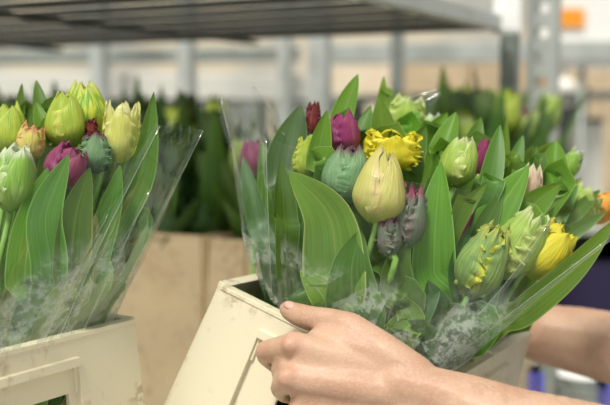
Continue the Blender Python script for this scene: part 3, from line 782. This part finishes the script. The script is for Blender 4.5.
# right background: boxes, dark pieces, bucket, blue crates
CB = plain('cardboard', (.58, .46, .30), .7, 0, 8, (.48, .38, .25)); CB2 = plain('pale_card', (.78, .68, .52), .7, 0, 6, (.70, .58, .42))
BLK = plain('black_plastic', (.03, .03, .035), .4); IND = plain('indigo_plastic', (.016, .010, .05), .6); BLU = plain('blue_plastic', (.13, .13, .55), .4)
ORG = plain('orange_print', (.95, .35, .02), .5)
floorz = 0
def stack(px, w, dpt, d, tops, label, m, pyb=None, name='cardboard_box', cat='box'):
    """box standing on the floor or on whatever top py is given"""
def cbox(px0, px1, py0, py1, d, dp, label, m, name='cardboard_box', cat='box', group=None, z0=None):
    a, b = P(px0, py1, d), P(px1, py0, d); z_ = a.z if z0 is None else z0
    c = Vector(((a.x+b.x)/2, (a.y+b.y)/2+dp/2, (z_+b.z)/2)); s = (b.x-a.x, dp, b.z-z_)
    e = empty(name, Vector((c.x, c.y, z_)), label, cat, group)
    bm = bmesh.new(); box(bm, c, s); bevel(meshbm('body', bm, e, m, False), .006)
    bm = bmesh.new()
    if m in (CB, CB2): box(bm, (c.x, c.y-dp/2-.001, c.z), (s[0]*.98, .003, .05)); box(bm, (c.x, c.y, c.z+s[2]/2+.001), (.06, dp*.9, .003)); meshbm('tape', bm, e, CB2 if m is CB else CB, False)
    else:
        for sx in (-1, 1):
            box(bm, (c.x, c.y, b.z-.01), (s[0]*1.04, dp*1.04, .02)); box(bm, (c.x+sx*s[0]*.35, c.y-dp/2-.003, c.z), (.02, .008, s[2]*.9))
        meshbm('rim', bm, e, m, False)
    return e, c, s
cbox(402, 470, 62, 92, 5.0, .5, 'tan cardboard box far behind, between the grey beams', CB, z0=0)
cbox(474, 528, 60, 96, 5.0, .5, 'second tan cardboard box, next to the perforated upright', CB, z0=0)
cbox(556, 640, 70, 200, 4.6, .5, 'tall tan cardboard stack at right edge of background', CB, z0=0)
cbox(330, 398, 62, 96, 5.2, .5, 'tan cardboard box behind the top of the purple tulip', CB2, z0=0)
p = P(591, 195, 3.6)
cbox(578, 602, 118, 215, 3.6, .12, 'narrow white carton standing before the tan cardboard stack', WH, 'white_carton', z0=0)
cbox(556, 588, 88, 130, 4.0, .25, 'black plastic box at right behind the perforated upright', BLK, 'plastic_box', z0=0)
p = P(563, 92, 3.7); 
e = empty('lamp_globe', p, 'round white globe just right of the perforated upright', 'lamp')
bm = bmesh.new(); bmesh.ops.create_uvsphere(bm, u_segments=20, v_segments=12, radius=.055, matrix=Matrix.Translation(p)); meshbm('shade', bm, e, plain('globe_white', (.9, .88, .8), .3))
bm = bmesh.new(); tube(bm, [p, p+Vector((0, 0, .5)), p+Vector((0, 0, 1.2))], .006); meshbm('rod', bm, e, STEEL)
# white board with an orange label
q = P(585, 22, 3.4); e = empty('notice_board', q, 'white notice board with an orange label at top right', 'sign')
bm = bmesh.new(); box(bm, q, (.34, .02, .30)); bevel(meshbm('board', bm, e, plain('board_white', (.88, .88, .84), .5), False), .004)
q2 = P(570, 18, 3.38); bm = bmesh.new(); box(bm, q2, (.095, .006, .06)); meshbm('label', bm, e, ORG, False)
bm = bmesh.new(); tube(bm, [q+Vector((0, .02, -.1)), Vector((q.x, q.y+.02, .0))], .012); meshbm('post', bm, e, STEEL)
# on the rear deck at right
def packs():
    def ondeck(px, py, r=0): return PZ(px, py, deckz)
    p = PZ(578, 404, deckz); 
    a = cbox(548, 660, 250, 330, 2.35, .3, 'dark indigo plastic crate above the far forearm at right', IND, 'plastic_crate', 'crate', z0=0)
packs()
def tub(px, topy, d, r, label, m=BK):
    p = P(px, topy, d); h = p.z-deckz; p.z = deckz; bucket(p, r, h, label, m=m)
tub(584, 372, 2.0, .060, 'white tub between the forearms at lower right')
tub(518, 358, 1.95, .042, 'smaller white tub beside the edge of the tilted crate')
cbox(530, 542, 370, 415, 1.9, .05, 'small blue carton between the forearms', BLU, 'carton', z0=deckz)
cbox(606, 640, 380, 420, 1.85, .06, 'small blue carton at lower right edge', BLU, 'carton', z0=deckz)
upright(549, 380, 1.9, .026, .026, deckz, P(549, 366, 1.82).z, 'short grey post between the forearms', STEEL, False, 'short_post')

# hall shell
fm = plain('concrete', (.42, .41, .38), .6, 0, 3, (.36, .35, .32))
bm = bmesh.new(); box(bm, (0, 4, -.05), (16, 14, .1)); tag(meshbm('floor', bm, None, fm, False), kind='structure')
wm = plain('hall_wall', (.60, .54, .42), .8, 0, 1.2, (.40, .40, .37), thr=(.45, .6))
bm = bmesh.new(); box(bm, (0, 9, 2.5), (16, .1, 5)); tag(meshbm('wall_back', bm, None, wm, False), kind='structure')


# ------------------------------------------------------------------ person (stands to the right, holds the tilted crate)
def skinmat():
    m, nt, out = mat('skin')
    tc = N(nt, 'TexCoord'); n1 = N(nt, 'TexNoise', Scale=28, Detail=4); L(nt, tc.outputs['Object'], n1.inputs['Vector'])
    n2 = N(nt, 'TexNoise', Scale=420, Detail=3); L(nt, tc.outputs['Object'], n2.inputs['Vector'])
    vo = N(nt, 'TexVoronoi', Scale=520); L(nt, tc.outputs['Object'], vo.inputs['Vector'])
    col = mix(nt, ramp(nt, n1.outputs['Fac'], (.35, .68)), (.54, .35, .24), (.47, .28, .185))
    col = mix(nt, math_(nt, 'MULTIPLY', ramp(nt, n2.outputs['Fac'], (.45, .7)), .22), col, (.74, .52, .38))
    for kp, r in KN:
        vm_ = nt.nodes.new('ShaderNodeVectorMath'); vm_.operation = 'DISTANCE'; L(nt, tc.outputs['Object'], vm_.inputs[0]); vm_.inputs[1].default_value = kp
        col = mix(nt, math_(nt, 'MULTIPLY', math_(nt, 'SUBTRACT', 1, ramp(nt, vm_.outputs['Value'], (r*.2, r))), .22), col, (.62, .27, .19))
    b = N(nt, 'BsdfPrincipled', Roughness=.48); L(nt, col, b.inputs['Base Color'])
    b.inputs['Subsurface Weight'].default_value = .18; b.inputs['Subsurface Radius'].default_value = (.012, .005, .003); b.inputs['Subsurface Scale'].default_value = .6
    b.inputs['Specular IOR Level'].default_value = .4
    hsum = math_(nt, 'ADD', vo.outputs['Distance'], math_(nt, 'MULTIPLY', n1.outputs['Fac'], 3))
    bp = N(nt, 'Bump', Strength=.32, Distance=.0006); L(nt, hsum, bp.inputs['Height']); L(nt, bp.outputs[0], b.inputs['Normal'])
    L(nt, b.outputs[0], out.inputs[0]); return m
V = Vector
def chain(bm, pts, step=.3):
    """pts: (Vector, radius) joined by spheres close enough to melt together"""
    ctr = catmull([p for p, r in pts], 4*len(pts)) if len(pts) > 2 else [p for p, r in pts]
    for (a, ra), (b, rb) in zip(pts[:-1], pts[1:]):
        n = max(2, int((b-a).length/(min(ra, rb)*step)))
        for i in range(n+1):
            t = i/n; bmesh.ops.create_icosphere(bm, subdivisions=2, radius=ra+(rb-ra)*t, matrix=Matrix.Translation(a.lerp(b, t)))
def blob(bm, c, s, rot=None):
    Mx = Matrix.Translation(c) @ (rot.to_4x4() if rot else Matrix.Identity(4)) @ Matrix.Diagonal((s[0], s[1], s[2], 1))
    bmesh.ops.create_icosphere(bm, subdivisions=3, radius=1, matrix=Mx)
def melt(name, bm, parent, m, vox, it=6):
    o = meshbm(name, bm, parent, m)
    r = o.modifiers.new('remesh', 'REMESH'); r.mode = 'VOXEL'; r.voxel_size = vox; r.use_smooth_shade = True
    s_ = o.modifiers.new('smooth', 'SMOOTH'); s_.iterations = it; s_.factor = .5
    return o
pe = empty('person', V((.70, 1.0, 0)), 'person reaching in from the right with bare forearms, gripping the tilted crate', 'person')
bm = bmesh.new()
# left hand and forearm (near the camera)
wl_ = P(442, 404, .912)
chain(bm, [(P(470, 410, .903), .0325), (P(520, 431, .89), .0385), (P(560, 444, .88), .043), (P(610, 459, .865), .0465), (P(690, 484, .825), .05), (P(765, 500, .79), .044), (V((.48, .80, 1.25)), .05), (V((.56, .83, 1.37)), .062)])
chain(bm, [(P(470, 406, .903), .029), (P(440, 394, .91), .024), (P(400, 384, .915), .021)]); chain(bm, [(P(470, 418, .903), .029), (P(440, 414, .91), .024), (P(405, 412, .915), .02)])
I = [(P(425, 388, .918), .0185), (P(350, 362, .928), .0165), (P(294, 345, .932), .0135)]
Mi = [(P(425, 398, .912), .018), (P(352, 386, .918), .017), (P(292, 378, .926), .0145)]
Ri = [(P(425, 408, .915), .018), (P(360, 408, .922), .0165), (P(302, 409, .93), .0135)]
Pi = [(P(430, 420, .918), .017), (P(370, 430, .93), .0155), (P(320, 436, .94), .0125)]
for c_ in (I, Mi, Ri, Pi): chain(bm, c_)
chain(bm, [(P(294, 345, .932), .0130), (P(278, 348, .944), .0112), (P(266, 351, .957), .0108), (P(266, 357, .975), .0092), (P(276, 366, .995), .0085), (P(290, 371, 1.01), .0075)])
chain(bm, [(P(292, 378, .926), .0138), (P(284, 383, .94), .0115), (P(281, 388, .96), .0108), (P(284, 394, .985), .009), (P(296, 398, 1.005), .008)])
chain(bm, [(P(302, 409, .93), .013), (P(296, 414, .945), .0112), (P(294, 418, .962), .0105), (P(300, 422, .985), .0088), (P(310, 424, 1.0), .0078)])
chain(bm, [(P(320, 436, .94), .012), (P(314, 440, .952), .010), (P(312, 443, .965), .0095), (P(318, 446, .985), .008), (P(328, 447, 1.0), .007)])
chain(bm, [(P(420, 393, .916), .018), (P(350, 374, .925), .0165), (P(303, 361, .932), .0145)]); chain(bm, [(P(420, 404, .916), .018), (P(355, 397, .922), .0165), (P(306, 393, .930), .0145)])
chain(bm, [(P(286, 362, .938), .0095), (P(278, 370, .95), .008)]); blob(bm, P(291, 345, .923), (.009, .008, .008)); blob(bm, P(288, 378, .917), (.0105, .008, .0095))
# thumb, its ball and the web
chain(bm, [(P(415, 376, .918), .020), (P(385, 354, .927), .019), (P(350, 328, .945), .0155), (P(328, 321, .958), .0132), (P(312, 319, .966), .0128), (P(299, 315, .974), .012), (P(290, 311, .980), .0100), (P(287, 309, .983), .0085)])
chain(bm, [(P(395, 362, .925), .02), (P(345, 345, .936), .0165), (P(318, 338, .944), .011)])
chain(bm, [(P(380, 362, .932), .02), (P(350, 340, .945), .015)])
# right hand and forearm (beyond the crate)
chain(bm, [(P(500, 331, 1.345), .026), (P(525, 333, 1.34), .032), (P(548, 335, 1.33), .041), (P(580, 341, 1.32), .0455), (P(612, 348, 1.30), .048), (P(690, 366, 1.27), .05), (P(765, 385, 1.22), .044), (V((.60, 1.20, 1.24)), .05), (V((.60, 1.18, 1.37)), .062)])
for k, (mx, my, r0) in enumerate(((462, 318, .0125), (458, 334, .013), (460, 350, .0125), (466, 366, .0115))):
    w0 = P(500, 326+k*6, 1.345); mc = P(mx, my, 1.365); pip = P(mx-34, my+3, 1.365); dip = P(mx-54, my+5, 1.35); tp = P(mx-66, my+5, 1.335)
    chain(bm, [(w0, .017), (mc, r0+.002), (pip, r0-.002), (dip, r0-.0035), (tp, r0-.0045)])
chain(bm, [(P(500, 322, 1.34), .018), (P(485, 306, 1.345), .0125), (P(468, 296, 1.35), .0105), (P(452, 290, 1.35), .008)])
# trunk, neck, head, legs
chain(bm, [(V((.56, .83, 1.37)), .062), (V((.62, 1.0, 1.39)), .07), (V((.60, 1.18, 1.37)), .062)])
for y in (.91, 1.0, 1.09):
    chain(bm, [(V((.64, y, 1.33)), .095), (V((.66, y, 1.18)), .09), (V((.68, .5+y*.5, 1.05)), .10), (V((.70, y, .93)), .105)])
chain(bm, [(V((.61, 1.0, 1.42)), .058), (V((.585, 1.0, 1.50)), .052)])
blob(bm, V((.565, 1.0, 1.60)), (.092, .074, .112)); blob(bm, V((.53, 1.0, 1.55)), (.062, .055, .062))
chain(bm, [(V((.472, 1.0, 1.60)), .009), (V((.455, 1.0, 1.572)), .014)]); chain(bm, [(V((.478, .982, 1.535)), .008), (V((.474, 1.0, 1.536)), .009), (V((.478, 1.018, 1.535)), .008)])
for s in (-1, 1):
    blob(bm, V((.575, 1.0+s*.076, 1.585)), (.018, .008, .03))
    chain(bm, [(V((.485, 1.0+s*.02, 1.622)), .012), (V((.492, 1.0+s*.045, 1.62)), .011)])
    y = 1.0+s*.09
    chain(bm, [(V((.70, y, .92)), .098), (V((.69, y, .70)), .08), (V((.685, y+s*.02, .48)), .058), (V((.70, y+s*.025, .30)), .055), (V((.72, y+s*.03, .10)), .038)])
    chain(bm, [(V((.73, y+s*.03, .055)), .036), (V((.62, y+s*.04, .04)), .034), (V((.56, y+s*.045, .035)), .025)])
KN = [(V(P(289, 343, .925))-pe.location, .020), (V(P(283, 378, .92))-pe.location, .022), (V(P(266, 351, .95))-pe.location, .016), (V(P(292, 309, .98))-pe.location, .015)]
def localise(o):      # put the mesh origin on the person's own origin
    return o
bm.verts.ensure_lookup_table()
body = bm; me_off = pe.location.copy()
bmesh.ops.translate(body, vec=-me_off, verts=body.verts)
SKIN = skinmat()
bo_ = melt('body', body, pe, SKIN, .0021, 16); bo_.matrix_parent_inverse = Matrix.Identity(4)
# thumbnail
bm = bmesh.new()
tdir = (P(287, 309, .983)-P(299, 315, .974)).normalized(); nrm = ((CAM-P(291, 311, .979)).normalized()*.75+M3@V((.25, .75, 0))*.55).normalized(); sd = tdir.cross(nrm).normalized(); nrm = sd.cross(tdir)
if nrm.dot(CAM-P(291, 310, .979)) < 0: nrm = -nrm
cN = P(291.5, 311, .979)+nrm*.0104
rows = []
for i in range(8):
    v = i/7*2-1; row = []
    for j in range(7):
        u = j/6*2-1; wv = .0052*(1-.25*max(0, v)**2)*(1-.12*(v < -.6)); row.append(cN+tdir*v*.0062*(1-.15*u*u)+sd*u*wv-nrm*(.0022*u*u+.0007*v*v))
    rows.append(row)
bm.free()
NAIL = plain('nail', (.56, .36, .28), .4)
nl = gridmesh('nail', rows, bo_, NAIL); nl.matrix_parent_inverse = Matrix.Translation(-me_off)
sm_ = nl.modifiers.new('solid', 'SOLIDIFY'); sm_.thickness = .0006
# fine hairs on the near forearm
bm = bmesh.new(); random.seed(11)
def hair(p, d_, r=.00009):
    tube(bm, [p, p+d_*.5+V((0, 0, .0006)), p+d_], [r, r*.8, r*.3], 3)
for i in range(150):
    t = random.random(); px = 470+140*t; top = [375.5, 388.5, 404][0]
    cx = P(px, 410+49*t, .903-.038*t); r = .0335+.0135*min(1, t*1.1)
    a = random.uniform(R(35), R(100))
    axd = (P(610, 459, .865)-P(470, 410, .903)).normalized(); up = M3@V((0, 1, 0)); up = (up-axd*up.dot(axd)).normalized(); tow = axd.cross(up)
    if tow.dot(CAM-cx) < 0: tow = -tow
    n_ = up*math.sin(a)+tow*math.cos(a)
    hair(cx+n_*(r-.0006), n_*random.uniform(.0015, .004)-axd*random.uniform(.004, .010)+up*random.uniform(-.002, .003))
hr = meshbm('arm_hair', bm, bo_, plain('hair_fair', (.30, .19, .11), .5)); hr.matrix_parent_inverse = Matrix.Translation(-me_off); hr['kind'] = 'stuff'
NAVY = plain('navy_cotton', (.035, .03, .11), .85, 0, 300, (.05, .045, .14), .2)
bm = bmesh.new()
for y in (.91, 1.0, 1.09): chain(bm, [(V((.64, y, 1.33)), .104), (V((.66, y, 1.18)), .102), (V((.68, y, 1.05)), .105), (V((.70, y, .93)), .114)])
chain(bm, [(V((.56, .83, 1.37)), .072), (V((.62, 1.0, 1.385)), .078), (V((.60, 1.18, 1.37)), .072)])
chain(bm, [(V((.515, .812, 1.305)), .064), (V((.56, .83, 1.37)), .072)]); chain(bm, [(V((.60, 1.195, 1.29)), .064), (V((.60, 1.18, 1.37)), .072)])
sh = melt('t_shirt', bm, pe, NAVY, .006, 5)
bm = bmesh.new()
for s in (-1, 1):
    y = 1.0+s*.09; chain(bm, [(V((.70, y, .94)), .108), (V((.69, y, .70)), .09), (V((.685, y+s*.02, .48)), .07), (V((.70, y+s*.025, .30)), .066), (V((.72, y+s*.03, .12)), .06)])
melt('trousers', bm, pe, plain('dark_denim', (.03, .035, .05), .8), .006, 5)
for s in (-1, 1):
    y = 1.0+s*.12; bm = bmesh.new(); chain(bm, [(V((.735, y, .055)), .045), (V((.62, y+s*.01, .045)), .042), (V((.55, y+s*.015, .04)), .034)]); melt('shoe', bm, pe, BLK, .005, 4)
bm = bmesh.new(); blob(bm, V((.585, 1.0, 1.64)), (.095, .082, .09)); blob(bm, V((.62, 1.0, 1.58)), (.06, .07, .08)); melt('hair', bm, pe, plain('hair_brown', (.09, .05, .03), .6, 0, 120, (.13, .08, .05), .4), .004, 3)
for s in (-1, 1):
    bm = bmesh.new(); bmesh.ops.create_uvsphere(bm, u_segments=14, v_segments=10, radius=.0125, matrix=Matrix.Translation(V((.492, 1.0+s*.031, 1.602)))); meshbm('eye', bm, pe, plain('eye_white', (.85, .83, .8), .15))


# ------------------------------------------------------------------ light
w = bpy.data.worlds.new('world'); bpy.context.scene.world = w; w.use_nodes = True
bg = w.node_tree.nodes['Background']; bg.inputs[0].default_value = (1, .985, .95, 1); bg.inputs[1].default_value = .56
sn = bpy.data.lights.new('sun', 'SUN'); sn.energy = 3.5; sn.angle = R(14); sn.color = (1, .96, .88)
so = bpy.data.objects.new('sun', sn); C.objects.link(so)
dirv = Vector((.25, .55, -1)).normalized()
so.rotation_euler = dirv.to_track_quat('-Z', 'Y').to_euler()
sc = bpy.context.scene
sc.view_settings.view_transform = 'Standard'; sc.view_settings.look = 'None'; sc.view_settings.gamma = 1
sc.view_settings.use_curve_mapping = False; sc.view_settings.exposure = 0.17
